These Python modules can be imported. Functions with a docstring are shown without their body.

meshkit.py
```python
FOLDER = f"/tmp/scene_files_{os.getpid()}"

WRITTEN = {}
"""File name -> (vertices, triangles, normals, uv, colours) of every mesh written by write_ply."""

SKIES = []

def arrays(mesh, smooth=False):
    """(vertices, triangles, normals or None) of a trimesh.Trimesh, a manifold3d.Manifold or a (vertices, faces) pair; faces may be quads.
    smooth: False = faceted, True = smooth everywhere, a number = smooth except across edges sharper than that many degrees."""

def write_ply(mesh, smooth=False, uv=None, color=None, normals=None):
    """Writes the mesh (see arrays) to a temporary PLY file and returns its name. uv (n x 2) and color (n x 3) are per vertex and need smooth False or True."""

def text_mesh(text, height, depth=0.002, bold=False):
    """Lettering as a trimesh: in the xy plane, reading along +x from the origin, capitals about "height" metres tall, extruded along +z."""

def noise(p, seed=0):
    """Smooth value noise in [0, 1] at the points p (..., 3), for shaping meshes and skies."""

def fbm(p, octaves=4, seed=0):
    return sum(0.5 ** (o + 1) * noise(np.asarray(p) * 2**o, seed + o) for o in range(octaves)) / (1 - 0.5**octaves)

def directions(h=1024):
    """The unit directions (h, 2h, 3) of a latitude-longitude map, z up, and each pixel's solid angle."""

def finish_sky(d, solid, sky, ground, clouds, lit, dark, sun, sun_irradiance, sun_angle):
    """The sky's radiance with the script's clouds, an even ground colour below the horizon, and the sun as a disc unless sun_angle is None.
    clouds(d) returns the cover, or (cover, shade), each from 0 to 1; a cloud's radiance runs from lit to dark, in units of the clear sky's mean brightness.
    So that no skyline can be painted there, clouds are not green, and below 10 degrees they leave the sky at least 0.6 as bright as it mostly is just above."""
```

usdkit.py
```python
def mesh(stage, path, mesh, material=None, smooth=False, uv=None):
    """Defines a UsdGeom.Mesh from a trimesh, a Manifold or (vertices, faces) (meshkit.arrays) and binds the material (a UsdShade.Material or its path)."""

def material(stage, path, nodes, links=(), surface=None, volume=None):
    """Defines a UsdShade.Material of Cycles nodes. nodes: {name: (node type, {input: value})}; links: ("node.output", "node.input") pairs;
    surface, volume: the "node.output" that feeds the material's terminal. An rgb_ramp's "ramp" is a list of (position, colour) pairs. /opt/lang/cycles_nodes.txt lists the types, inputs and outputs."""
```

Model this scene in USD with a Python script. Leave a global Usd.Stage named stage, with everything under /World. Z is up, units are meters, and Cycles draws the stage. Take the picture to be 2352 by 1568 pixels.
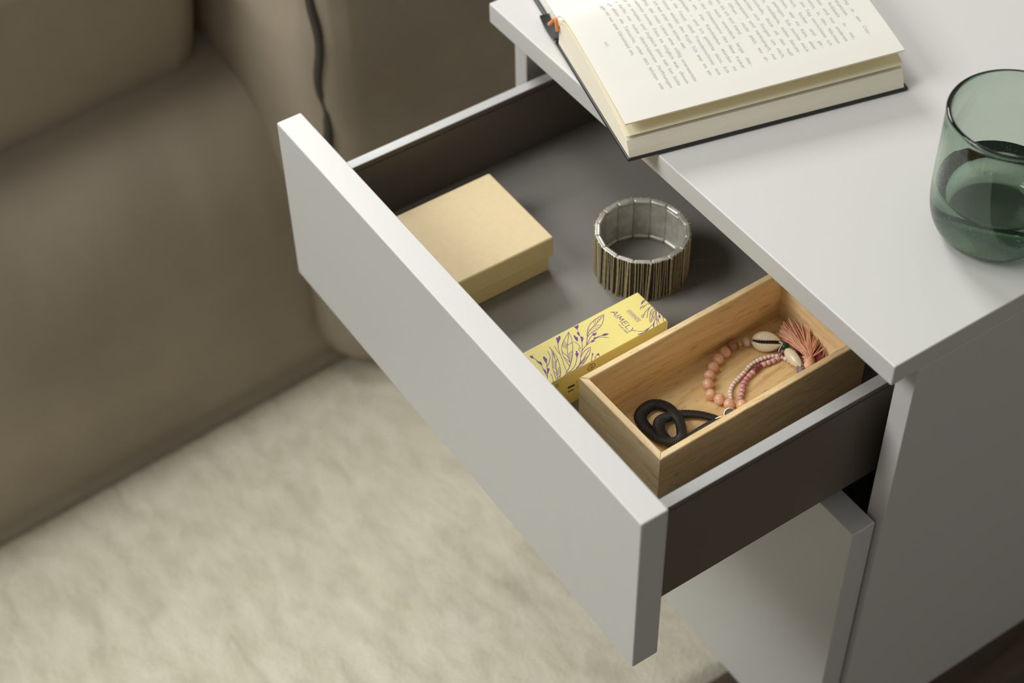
import math, random, numpy as np, trimesh, manifold3d as m3, usdkit, meshkit
from pxr import Usd, UsdGeom, UsdLux, UsdShade, Gf, Sdf
from shapely.geometry import Polygon, LineString
from shapely import affinity
from shapely.ops import unary_union

stage = Usd.Stage.CreateInMemory()
UsdGeom.SetStageUpAxis(stage, UsdGeom.Tokens.z)
UsdGeom.SetStageMetersPerUnit(stage, 1.0)
stage.SetDefaultPrim(UsdGeom.Xform.Define(stage, '/World').GetPrim())
UsdGeom.Scope.Define(stage, '/World/Looks')
ZO = 0.5            # the floor lies 0.5 m below the top edge of the open drawer; that edge is z = 0 in the measures below

# ------------------------------------------------------------------ camera
cam = UsdGeom.Camera.Define(stage, '/World/camera')
CR = np.array([[0.5592471, 0.8288403, -0.0163227], [0.6037181, -0.420685, -0.6771622], [-0.568126, 0.3688467, -0.7356527]])
CP = np.array([0.856447, -0.369937, 0.774352])
M = Gf.Matrix4d(1.0)
for i, row in enumerate((CR[0], -CR[1], -CR[2])):
    for j in range(3):
        M[i, j] = float(row[j])
for j in range(3):
    M[3, j] = float(CP[j] + (ZO if j == 2 else 0))
cam.AddTransformOp().Set(M)
cam.CreateHorizontalApertureAttr(36.0)
cam.CreateVerticalApertureAttr(24.0)
cam.CreateFocalLengthAttr(36.0 * 4042.708 / 2352)
cam.CreateClippingRangeAttr(Gf.Vec2f(0.05, 50))
cam.CreateFStopAttr(5.0)
cam.CreateFocusDistanceAttr(1.11)
cam.CreateExposureAttr(-0.12)

# ------------------------------------------------------------------ light
def rect_light(name, pos, aim, w, h, watts, color):
    l = UsdLux.RectLight.Define(stage, '/World/' + name)
    z = np.array(pos, float) - np.array(aim, float); z /= np.linalg.norm(z)
    x = np.cross([0, 0, 1.0], z); x /= np.linalg.norm(x); y = np.cross(z, x)
    m = Gf.Matrix4d(1.0)
    for i, r in enumerate((x, y, z)):
        for j in range(3): m[i, j] = float(r[j])
    for j in range(3): m[3, j] = float(pos[j] + (ZO if j == 2 else 0))
    l.AddTransformOp().Set(m)
    l.CreateWidthAttr(w); l.CreateHeightAttr(h)
    l.CreateIntensityAttr(watts); l.CreateColorAttr(Gf.Vec3f(*color))
    return l
# unseen soft light low from the left, and a broad soft light from the front
KD = np.array([-0.048, 0.006, 0.0335]); KD /= np.linalg.norm(KD)
rect_light('key_light', np.array([0.2, 0.15, -0.05]) + 3.2 * KD, (0.2, 0.15, -0.05), 1.0, 0.9, 28.0, (0.985, 0.985, 0.96))
rect_light('fill_light', (-0.9, -2.3, 2.1), (0.1, 0.0, -0.2), 1.9, 1.3, 5.0, (0.98, 0.99, 0.985))
rect_light('unseen_soft_box', (-0.45, -1.30, 1.35), (-0.05, -0.1, -0.25), 0.8, 0.8, 9.0, (1.0, 0.99, 0.955))  # out of view, placed to light the front faces and the rug
rect_light('unseen_overhead_lamp', (-0.25, -0.30, 1.50), (-0.24, -0.27, -0.3), 0.4, 0.4, 12.5, (1.0, 0.985, 0.94))  # out of view above the sofa, placed to light its seat
dome = UsdLux.DomeLight.Define(stage, '/World/room_light')
dome.CreateIntensityAttr(0.092)
dome.CreateColorAttr(Gf.Vec3f(1.0, 0.975, 0.92))

# ------------------------------------------------------------------ helpers
def numbered(path):
    if not stage.GetPrimAtPath(path): return path
    k = 1
    while stage.GetPrimAtPath(f'{path}_{k:03d}'): k += 1
    return f'{path}_{k:03d}'

def put(p, label=None, cat=None, group=None, kind=None):
    for k, v in (('label', label), ('category', cat), ('group', group), ('kind', kind)):
        if v: p.SetCustomDataByKey(k, v)
    return p

LOC = {}
def thing(name, label, cat, loc=(0, 0, 0), group=None):
    x = UsdGeom.Xform.Define(stage, numbered('/World/' + name))
    x.AddTranslateOp().Set(Gf.Vec3d(loc[0], loc[1], loc[2] + ZO))
    LOC[str(x.GetPath())] = np.array([loc[0], loc[1], loc[2] + ZO])
    return put(x.GetPrim(), label, cat, group)

def obj(name, mesh, mat, parent=None, smooth=30, uv=None):
    if hasattr(mesh, 'to_mesh'):
        mm = mesh.to_mesh(); mesh = trimesh.Trimesh(mm.vert_properties[:, :3], mm.tri_verts, process=False)
    elif isinstance(mesh, (tuple, list)):
        v, f, n = meshkit.arrays(mesh); mesh = trimesh.Trimesh(v, f, process=False)
    mesh = mesh.copy()
    base = '/World' if parent is None else str(parent.GetPath())
    loc = np.zeros(3)
    if parent is not None:
        loc = LOC.get('/'.join(base.split('/')[:3]), np.zeros(3))
    mesh.vertices = np.asarray(mesh.vertices) + np.array([0, 0, ZO]) - loc
    return usdkit.mesh(stage, numbered(base + '/' + name), mesh, material=mat, smooth=smooth, uv=uv).GetPrim()

def cat(ms): return trimesh.util.concatenate(ms)

def hullbox(x0, x1, y0, y1, z0, z1, r=0.0008, seg=8):
    """a box with rounded edges, as the hull of eight little balls"""
    s = m3.Manifold.sphere(r, seg)
    return m3.Manifold.batch_hull([s.translate((x, y, z)) for x in (x0 + r, x1 - r) for y in (y0 + r, y1 - r) for z in (z0 + r, z1 - r)])

def tm(m):
    mm = m.to_mesh(); return trimesh.Trimesh(mm.vert_properties[:, :3], mm.tri_verts, process=False)

def plainbox(x0, x1, y0, y1, z0, z1):
    b = trimesh.creation.box([x1 - x0, y1 - y0, z1 - z0]); b.apply_translation([(x0 + x1) / 2, (y0 + y1) / 2, (z0 + z1) / 2]); return b

def smoothpath(pts, n, closed=False):
    """Catmull-Rom through pts, n even samples"""
    p = np.array(pts, float); k = len(p)
    q = []
    for i in range(k if closed else k - 1):
        if closed: a, b, c, d = p[(i - 1) % k], p[i], p[(i + 1) % k], p[(i + 2) % k]
        else: a, b, c, d = p[max(i - 1, 0)], p[i], p[i + 1], p[min(i + 2, k - 1)]
        for t in np.linspace(0, 1, 16, endpoint=False):
            q.append(0.5 * (2 * b + (c - a) * t + (2 * a - 5 * b + 4 * c - d) * t * t + (3 * b - a - 3 * c + d) * t ** 3))
    q.append(p[0] if closed else p[-1]); q = np.array(q)
    s = np.r_[0, np.cumsum(np.linalg.norm(np.diff(q, axis=0), axis=1))]
    t = np.linspace(0, s[-1], n + 1)[:-1] if closed else np.linspace(0, s[-1], n)
    return np.stack([np.interp(t, s, q[:, j]) for j in range(q.shape[1])], 1)

def tube(pts, rad, sides=10, closed=False, up=(0, 0, 1), flat=1.0):
    """a swept tube; rad: number or one per point; flat: height of the section over its width"""
    p = np.array(pts, float); n = len(p)
    rad = np.full(n, rad) if np.ndim(rad) == 0 else np.array(rad)
    t = np.roll(p, -1, 0) - np.roll(p, 1, 0) if closed else np.gradient(p, axis=0)
    t /= np.maximum(np.linalg.norm(t, axis=1, keepdims=True), 1e-12)
    upv = np.array(up, float)
    side = np.cross(t, upv); bad = np.linalg.norm(side, axis=1) < 1e-3
    side[bad] = np.cross(t[bad], [1.0, 0.3, 0]); side /= np.linalg.norm(side, axis=1, keepdims=True)
    nrm = np.cross(side, t)
    a = np.linspace(0, 2 * np.pi, sides, endpoint=False)
    v = (p[:, None] + rad[:, None, None] * (np.cos(a)[None, :, None] * side[:, None] + flat * np.sin(a)[None, :, None] * nrm[:, None])).reshape(-1, 3)
    f = []
    m = n if closed else n - 1
    for i in range(m):
        j = (i + 1) % n
        for k in range(sides):
            l = (k + 1) % sides
            f += [[i * sides + k, j * sides + l, j * sides + k], [i * sides + k, i * sides + l, j * sides + l]]
    if not closed:
        v = np.vstack([v, p[0], p[-1]])
        for k in range(sides):
            l = (k + 1) % sides
            f += [[n * sides, l, k], [n * sides + 1, (n - 1) * sides + k, (n - 1) * sides + l]]
    mesh = trimesh.Trimesh(v, np.array(f), process=False)
    if mesh.volume < 0: mesh.invert()
    return mesh

def lathe(profile, n=96):
    p = np.array(profile, float); k = len(p)
    a = np.linspace(0, 2 * np.pi, n, endpoint=False)
    v = np.stack([np.outer(np.cos(a), p[:, 0]), np.outer(np.sin(a), p[:, 0]), np.outer(np.ones(n), p[:, 1])], -1).reshape(-1, 3)
    f = []
    for i in range(n):
        j = (i + 1) % n
        for q in range(k - 1):
            a0, a1, b0, b1 = i * k + q, i * k + q + 1, j * k + q, j * k + q + 1
            f += [[a0, b0, b1], [a0, b1, a1]]
    m = trimesh.Trimesh(v, np.array(f)); m.merge_vertices(); m.update_faces(m.nondegenerate_faces()); m.fix_normals()
    return m

def along(poly, p0, d, ex, ez, length):
    """extrude a polygon given in (a, b) = along ex, along ez from p0, by length in direction d"""
    m = trimesh.creation.extrude_polygon(Polygon(poly), length, engine='earcut')
    T = np.eye(4); T[:3, 0] = ex; T[:3, 1] = ez; T[:3, 2] = d; T[:3, 3] = p0
    if np.linalg.det(T[:3, :3]) < 0:
        m.invert()
    m.apply_transform(T)
    return m

def ball(r, c=(0, 0, 0), sub=3, scale=(1, 1, 1)):
    s = trimesh.creation.icosphere(sub, r); s.vertices *= np.array(scale); s.apply_translation(c); return s

def rotz(m, deg, c):
    m.apply_transform(trimesh.transformations.rotation_matrix(math.radians(deg), [0, 0, 1], [c[0], c[1], 0])); return m

def orient(m, axis, c):
    """turn a mesh from +z to axis and move it to c"""
    a = np.array(axis, float); a /= np.linalg.norm(a)
    T = trimesh.geometry.align_vectors([0, 0, 1], a); T[:3, 3] = c
    m.apply_transform(T); return m

def flat_poly(g, z=0.0):
    """triangulated flat shape from a shapely geometry"""
    vs, fs, n = [], [], 0
    for q in getattr(g, 'geoms', [g]):
        if q.is_empty or q.area <= 0: continue
        v, f = trimesh.creation.triangulate_polygon(q, engine='earcut')
        a = v[f]; cr = (a[:, 1, 0] - a[:, 0, 0]) * (a[:, 2, 1] - a[:, 0, 1]) - (a[:, 1, 1] - a[:, 0, 1]) * (a[:, 2, 0] - a[:, 0, 0])
        f = np.where((cr < 0)[:, None], f[:, ::-1], f)
        vs.append(np.c_[v, np.full(len(v), z)]); fs.append(f + n); n += len(v)
    return trimesh.Trimesh(np.vstack(vs), np.vstack(fs), process=False)

def letters(text, height, bold=False):
    """flat lettering in the xy plane, reading along +x"""
    m = meshkit.text_mesh(text, height, 0.001, bold)
    keep = m.face_normals[:, 2] > 0.5
    m.update_faces(keep); m.remove_unreferenced_vertices(); m.vertices[:, 2] = 0
    return m

# ------------------------------------------------------------------ materials
def mat(name, nodes, links=(), surface='p.BSDF', volume=None):
    return usdkit.material(stage, '/World/Looks/' + name, nodes, links, surface, volume)

def plain(name, color, rough=0.5, **kw):
    return mat(name, {'p': ('principled_bsdf', dict(base_color=color, roughness=rough, **kw))})

def grained(name, color, rough, scale, strength, dist=0.0003, amount=0.0, **kw):
    """a coated surface with a fine bumpy grain"""
    d = tuple(c * (1 - amount) for c in color)
    return mat(name, {'tc': ('geometry', {}), 'n': ('noise_texture', dict(scale=scale, detail=3.0)), 'r': ('rgb_ramp', {'ramp': [(0.3, d), (0.7, color)]}),
                      'b': ('bump', dict(strength=strength, distance=dist)), 'p': ('principled_bsdf', dict(roughness=rough, **kw))},
               [('tc.position', 'n.vector'), ('n.fac', 'b.height'), ('n.fac', 'r.fac'), ('r.color', 'p.base_color'), ('b.normal', 'p.normal')])

laminate = grained('light_grey_laminate', (0.585, 0.58, 0.56), 0.42, 1400, 0.25, 0.0002, 0.02)
inner_grey = plain('cabinet_inside_grey', (0.10, 0.098, 0.092), 0.6)
rail_paint = grained('silver_grey_rail_paint', (0.50, 0.50, 0.49), 0.42, 2600, 0.35, 0.0002, 0.18, metallic=0.3)
anthracite = grained('anthracite_drawer_side', (0.145, 0.118, 0.094), 0.42, 1800, 0.12, 0.0001, 0.05)
groove_black = plain('dark_groove', (0.012, 0.010, 0.009), 0.6)
drawer_mat = grained('grey_drawer_bottom', (0.225, 0.212, 0.193), 0.40, 1600, 0.25, 0.0002, 0.08)
runner_steel = plain('dark_runner_steel', (0.09, 0.09, 0.09), 0.35, metallic=0.9)

def wood_mat(name, dark, mid, light, rot=(0, 0, 0), sc=(1, 1, 1), rough=0.5):
    return mat(name, {'g': ('geometry', {}), 'm': ('mapping', dict(rotation=rot, scale=sc)),
        'n1': ('noise_texture', dict(scale=9.0, detail=6.0, roughness=0.65, distortion=1.8)),
        'n2': ('noise_texture', dict(scale=70.0, detail=4.0, roughness=0.7, distortion=0.3)),
        'r1': ('rgb_ramp', {'ramp': [(0.25, dark), (0.48, mid), (0.75, light)]}),
        'r2': ('rgb_ramp', {'ramp': [(0.30, (0.50, 0.42, 0.33)), (0.44, (1, 1, 1)), (1, (1, 1, 1))]}),
        'mx': ('mix', dict(mix_type='multiply', fac=0.75)), 'b': ('bump', dict(strength=0.15, distance=0.0003)),
        'p': ('principled_bsdf', dict(roughness=rough))},
        [('g.position', 'm.vector'), ('m.vector', 'n1.vector'), ('m.vector', 'n2.vector'), ('n1.fac', 'r1.fac'), ('n2.fac', 'r2.fac'), ('r1.color', 'mx.color1'), ('r2.color', 'mx.color2'),
         ('mx.color', 'p.base_color'), ('n2.fac', 'b.height'), ('b.normal', 'p.normal')])

# ------------------------------------------------------------------ traced outlines, in millimetres on the surfaces they lie on
TOP_LINES = [[[223.2,85.3],[225.7,81.2],[228.6,76.9],[232.0,73.5],[236.4,71.0],[240.7,69.6],[244.3,69.1],[247.8,68.5]],[[223.2,85.3],[228.4,83.7],[234.2,80.5],[239.0,77.3],[242.9,74.0],[246.0,70.9],[247.8,68.5]],[[223.8,84.9],[229.5,80.2],[232.3,77.8],[237.1,74.5],[242.3,71.8],[246.4,70.2],[248.4,68.0],[250.4,64.8],[251.6,62.7]],[[232.2,77.6],[232.1,81.3]],[[235.3,71.9],[240.9,72.4]],[[239.9,70.3],[244.9,70.6]],[[226.5,67.5],[230.1,67.0],[234.6,64.5],[239.2,61.1],[243.5,58.6],[248.2,56.6],[252.3,55.1]],[[226.5,67.5],[231.1,67.2],[235.9,66.5],[241.0,64.9],[245.6,62.8],[249.2,60.6],[252.7,57.5]],[[231.1,67.2],[235.9,65.2],[239.9,63.4],[244.1,60.7],[249.1,57.9],[252.9,55.4]],[[232.9,66.0],[236.5,64.8]],[[238.2,65.9],[240.0,63.5]],[[245.9,58.2],[249.7,57.5]],[[252.1,56.0],[250.7,59.0]],[[242.0,89.1],[242.2,85.7],[243.4,82.2],[245.6,79.1],[248.9,76.3],[250.6,73.8],[251.7,71.0]],[[242.0,89.1],[245.4,86.4],[248.1,82.7],[250.4,78.5],[251.8,74.9],[252.5,71.4]],[[243.3,87.2],[246.9,81.0],[249.8,76.3],[252.0,71.4]],[[223.6,113.3],[223.5,109.2],[224.1,104.7],[225.7,100.5],[228.5,96.7],[231.2,94.2],[233.8,92.7]],[[223.6,113.3],[227.6,109.8],[230.5,106.1],[231.9,101.7],[232.2,98.2],[232.5,95.3],[233.8,92.7]],[[224.4,111.8],[227.4,104.3],[229.5,98.1],[232.6,93.6],[236.0,90.8],[239.3,87.8]],[[252.9,59.1],[252.2,63.5],[252.3,68.7],[251.5,72.5],[248.3,76.7],[243.3,80.9],[241.0,83.9],[239.3,87.8],[238.4,91.7],[237.3,96.5],[237.6,99.6],[237.8,101.8]],[[253.2,58.9],[252.9,63.7],[253.0,69.4]],[[251.0,64.4],[246.0,65.9],[240.6,68.1],[236.3,69.5],[232.1,71.1],[228.2,73.2],[226.4,74.5]],[[228.2,70.6],[232.1,69.8],[235.4,69.5]],[[248.3,51.2],[244.4,53.6],[240.2,56.4],[237.2,58.3],[235.9,58.3]],[[240.2,56.4],[237.5,59.9],[234.3,62.8],[231.6,64.0],[229.2,64.2]],[[247.4,51.7],[242.2,53.0],[236.9,54.1],[232.8,54.4],[229.3,53.8],[227.2,53.3]],[[251.6,64.0],[251.1,68.2],[248.8,72.4],[245.2,76.0],[243.5,77.4]],[[243.3,80.9],[240.2,84.0],[235.9,86.8],[231.9,88.7],[227.5,90.2],[223.9,91.5]],[[231.8,82.8],[233.8,83.8],[236.7,84.0],[239.6,83.2]],[[238.4,82.8],[239.5,81.7],[241.8,81.3]],[[239.3,87.8],[236.6,91.7],[234.6,95.1],[234.0,96.9]],[[237.8,96.5],[237.9,98.0],[239.2,100.5],[241.8,103.6]],[[252.5,82.2],[249.6,84.9],[247.5,86.8]],[[251.9,85.6],[250.4,87.3],[250.0,89.3],[252.3,89.3]],[[252.7,52.5],[249.2,54.3],[246.5,54.9]],[[228.0,144.1],[228.2,141.7],[229.5,139.6],[230.1,139.0],[229.7,140.6],[229.3,142.3],[228.3,144.2]],[[233.0,144.3],[232.1,141.9],[232.5,139.9],[231.9,138.3],[232.2,136.8],[233.4,135.6]],[[232.5,139.9],[233.2,138.3],[233.0,137.3],[232.2,136.8]],[[235.2,144.4],[235.4,142.1],[236.3,139.4],[237.2,136.7],[238.7,134.9],[240.6,132.4],[238.6,132.8],[238.4,135.1]],[[236.2,141.2],[237.7,138.7],[239.9,136.6],[242.0,134.7]],[[237.8,144.1],[238.6,140.7],[241.2,137.8],[243.8,135.6],[246.7,133.9],[245.7,136.4],[243.8,139.6],[241.3,142.5],[238.5,143.9]],[[239.4,143.2],[242.0,139.6],[245.7,135.1]],[[240.3,143.8],[242.9,141.6],[245.2,139.6],[246.6,137.7],[248.5,135.3],[249.8,131.3],[251.0,128.4],[251.5,123.9],[250.8,121.0]],[[245.2,139.6],[247.6,138.4],[251.0,136.2]],[[245.2,139.6],[248.3,138.9],[251.2,138.1]],[[247.9,136.3],[249.4,134.6],[250.9,133.2]],[[243.8,140.9],[247.0,140.2],[248.5,139.1],[246.4,139.4]],[[242.3,144.0],[244.0,143.2],[245.9,142.6]],[[246.3,144.1],[248.5,143.1],[251.1,141.5]],[[248.4,122.4],[249.8,124.5],[250.3,126.8],[249.9,129.1]],[[250.5,120.9],[251.0,122.6],[251.2,126.1],[250.3,129.9]]]
TOP_HATCH = [[[238.9,73.9],[237.8,78.0]],[[240.1,73.1],[238.9,77.1]],[[241.4,72.5],[240.4,76.1]],[[242.6,71.7],[241.8,75.0]],[[244.0,71.1],[242.9,74.0]],[[245.0,70.7],[244.2,72.7]],[[227.7,78.5],[231.6,78.1]],[[228.3,77.6],[232.3,77.4]],[[229.0,76.7],[233.0,76.8]],[[229.8,75.9],[233.8,76.1]],[[230.4,75.1],[234.4,75.5]],[[237.7,62.7],[240.6,63.1]],[[238.8,61.9],[241.7,62.3]],[[239.9,61.0],[243.0,61.6]],[[241.2,60.2],[244.2,60.8]],[[242.4,59.5],[245.2,60.1]],[[246.1,59.7],[244.9,63.1]],[[247.3,59.1],[246.3,62.3]],[[248.5,58.2],[247.5,61.6]],[[249.7,57.5],[248.7,60.8]],[[247.9,79.9],[247.1,83.2]],[[248.7,78.7],[248.0,81.9]],[[249.1,77.8],[248.8,80.6]],[[249.9,76.5],[249.5,79.1]],[[250.2,75.7],[250.4,77.8]],[[248.9,76.3],[248.6,77.7]],[[250.5,74.2],[249.4,76.4]],[[224.4,104.5],[227.2,102.8]],[[224.1,106.0],[226.9,104.3]],[[224.0,107.5],[227.0,105.6]],[[223.8,108.9],[226.1,107.6]],[[223.8,110.3],[225.5,109.4]],[[228.1,102.8],[230.0,106.1]],[[228.6,101.4],[230.9,104.1]],[[229.0,100.1],[231.6,101.9]],[[229.5,98.8],[232.2,99.5]],[[229.9,97.5],[232.0,98.0]],[[227.9,97.2],[229.7,97.0]],[[229.6,95.7],[231.2,95.2]],[[240.0,139.4],[241.4,140.0]],[[240.5,138.8],[241.9,139.5]],[[241.2,138.1],[242.4,138.9]],[[239.2,141.0],[240.2,141.7]],[[239.6,140.2],[240.8,140.9]],[[246.6,144.3],[247.3,144.6]],[[247.1,143.9],[248.0,144.2]],[[247.7,143.6],[248.5,144.0]],[[228.5,142.9],[229.0,140.8]],[[244.0,137.3],[243.5,139.1]]]
TOP_FILL = [[[222.9,75.5],[222.8,76.3],[223.7,76.4],[222.5,77.9],[223.1,78.7],[224.6,77.7],[226.3,75.5],[227.9,73.4]],[[231.4,59.4],[231.9,60.1],[233.6,60.0],[234.6,60.2],[236.0,59.1],[237.0,57.8],[235.3,58.0],[233.0,58.5]],[[240.2,53.2],[241.1,53.8],[242.7,53.7],[245.3,52.5],[243.6,52.4]],[[241.3,56.0],[242.2,56.8],[243.3,55.8],[245.1,53.5]],[[225.8,52.7],[226.8,53.3],[226.6,54.4],[228.4,53.8],[229.4,53.8],[228.2,52.7],[227.3,52.3]],[[232.2,53.6],[233.4,54.6],[234.0,55.5],[236.1,55.4],[236.9,54.7],[235.1,54.0]],[[241.2,77.8],[241.0,78.8],[239.6,79.3],[239.9,80.1],[241.2,79.4],[242.3,79.5],[243.6,78.1],[244.4,76.7]],[[221.3,90.8],[221.6,92.4],[221.5,94.2],[223.7,92.4],[224.1,91.1]],[[226.6,89.2],[226.8,90.1],[227.7,90.4],[230.4,89.2],[228.9,88.9]],[[227.4,86.2],[228.1,86.8],[229.5,86.5],[230.1,87.4],[231.7,86.5],[233.2,85.4],[231.5,85.0],[230.0,85.3]],[[231.3,89.2],[231.3,90.1],[232.9,89.9],[234.7,88.3],[235.2,87.1]],[[233.8,96.7],[233.2,97.7],[233.9,98.6],[233.9,100.0],[235.1,98.4],[235.2,96.7]],[[237.3,95.2],[236.4,96.5],[237.6,96.9],[238.3,95.4]],[[238.7,92.1],[237.9,94.1],[239.0,94.8],[239.3,93.0]],[[237.9,101.2],[237.6,103.3],[237.9,104.4],[239.4,105.6],[239.4,103.6],[239.0,102.2]],[[247.1,86.6],[247.3,87.3],[248.3,86.9],[248.6,86.0]],[[249.4,89.0],[249.5,90.3],[250.6,90.1],[250.6,88.8]],[[244.7,142.1],[244.8,142.9],[246.1,142.6],[247.3,141.3],[246.2,141.3]],[[230.1,139.0],[229.0,140.1],[229.0,140.8],[229.7,140.6]],[[247.7,136.0],[247.9,136.3],[251.2,133.3],[250.7,133.1]],[[250.0,130.1],[249.9,131.0],[251.3,128.1],[251.1,127.2]]]
# strands of the beaded bracelet on the box bottom, in millimetres
J_coral = [[280.0,171.4],[282.3,163.9],[285.8,157.0],[290.0,150.6],[295.6,144.8],[303.6,140.8],[310.0,143.0],[316.7,145.6],[322.0,151.6]]
J_mauve0 = [278.0,179.3]
J_spacer = [[278.8,183.6],[280.5,183.7]]
J_crystal = [280.8,189.3]
J_cowrie = [[282.9,191.2],[297.0,205.2]]
J_green = [299.6,206.1]
J_cowrie2 = [[302.1,204.6],[320.4,202.8]]
J_cap = [319.6,203.2]
J_capbead = [321.5,202.1]
J_knot = [322.9,206.0]
J_neck = [320.0,208.7]
J_tass = [[285.7,212.8],[288.3,211.0],[290.2,210.1],[285.8,216.5],[286.0,219.0],[286.6,222.0],[288.3,223.6],[286.8,227.9],[288.6,229.1],[291.2,230.0],[297.4,226.7],[299.3,227.4],[304.7,227.4],[308.8,226.9],[317.3,226.0],[321.8,222.2],[321.5,220.9]]
J_mag = [[319.7,218.3],[315.7,220.2]]
J_mau = [[299.9,201.0],[300.0,203.9]]
J_white = [[311.2,203.0],[308.3,202.3],[305.5,202.4],[302.5,200.5],[300.7,198.9],[298.9,197.0],[298.3,194.5],[297.3,191.9],[297.1,188.3],[296.1,185.8],[296.6,183.4],[296.8,180.3],[297.2,178.1],[298.0,175.9],[299.4,173.7],[300.6,170.1],[300.5,167.2],[302.1,164.8],[302.2,164.9],[301.8,162.6],[303.4,160.4],[304.3,157.8],[305.6,155.9],[306.9,154.1],[308.4,152.9],[310.5,152.1],[312.0,150.5]]
J_pink = [[303.5,197.7],[303.4,194.7],[302.2,191.6],[302.2,188.2],[301.1,184.6],[301.3,182.2],[302.3,179.1],[303.4,175.6],[304.2,172.7],[304.2,169.0],[306.8,166.4],[308.4,162.4],[312.0,160.8],[314.3,157.1],[316.2,155.3]]
J_loop1 = [[292.2,92.6],[288.8,98.3],[288.5,105.6],[292.3,110.2],[298.4,112.2],[306.9,110.7],[315.1,107.5],[320.7,103.6],[323.1,98.2],[320.9,94.2],[315.0,91.7],[306.0,90.7],[298.6,90.5]]
J_loop2 = [[321.9,131.6],[314.7,127.2],[308.9,121.2],[304.6,114.2],[302.5,107.4],[302.9,101.3],[307.1,96.0],[313.9,94.6],[320.4,95.8],[323.4,100.0],[324.0,108.3],[322.9,118.7],[322.7,126.7]]
J_stud = [326.0,138.4]
J_stud2 = [329.8,191.2]
J_hook = [323.9,132.3]
J_disc2 = [[328.4,193.3]]

# ------------------------------------------------------------------ floor and rug
floor_wood = mat('dark_floor_boards', {'g': ('geometry', {}), 'm': ('mapping', dict(scale=(9, 1, 1))), 'n': ('noise_texture', dict(scale=6, detail=5, distortion=0.6)),
    'r': ('rgb_ramp', {'ramp': [(0.3, (0.075, 0.052, 0.036)), (0.7, (0.13, 0.092, 0.064))]}), 'p': ('principled_bsdf', dict(roughness=0.5))},
    [('g.position', 'm.vector'), ('m.vector', 'n.vector'), ('n.fac', 'r.fac'), ('r.color', 'p.base_color')])
put(obj('floor', plainbox(-3.2, 3, -3.6, 2.4, -0.54, -0.508), floor_wood), kind='structure')
wall_paint = plain('warm_white_wall', (0.68, 0.66, 0.61), 0.8)
put(obj('wall_left', plainbox(-3.2, -3.1, -3.6, 2.4, -0.508, 2.1), wall_paint), kind='structure')
put(obj('wall_back', plainbox(-3.1, 3, 2.3, 2.4, -0.508, 2.1), wall_paint), kind='structure')

rug_mat = mat('beige_rug_pile', {'g': ('geometry', {}), 'm': ('mapping', dict(rotation=(0, 0, 0.5), scale=(1, 2.2, 1))), 'n': ('noise_texture', dict(scale=22, detail=6, roughness=0.62, distortion=0.5)),
    'n2': ('noise_texture', dict(scale=420, detail=2)), 'r': ('rgb_ramp', {'ramp': [(0.28, (0.66, 0.61, 0.47)), (0.5, (0.80, 0.755, 0.60)), (0.72, (0.90, 0.86, 0.71))]}),
    'b': ('bump', dict(strength=0.6, distance=0.003)), 'p': ('principled_bsdf', dict(roughness=0.9, sheen_weight=0.3, sheen_roughness=0.5, specular_ior_level=0.15))},
    [('g.position', 'm.vector'), ('m.vector', 'n.vector'), ('g.position', 'n2.vector'), ('n.fac', 'r.fac'), ('r.color', 'p.base_color'), ('n2.fac', 'b.height'), ('b.normal', 'p.normal')])
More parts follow.
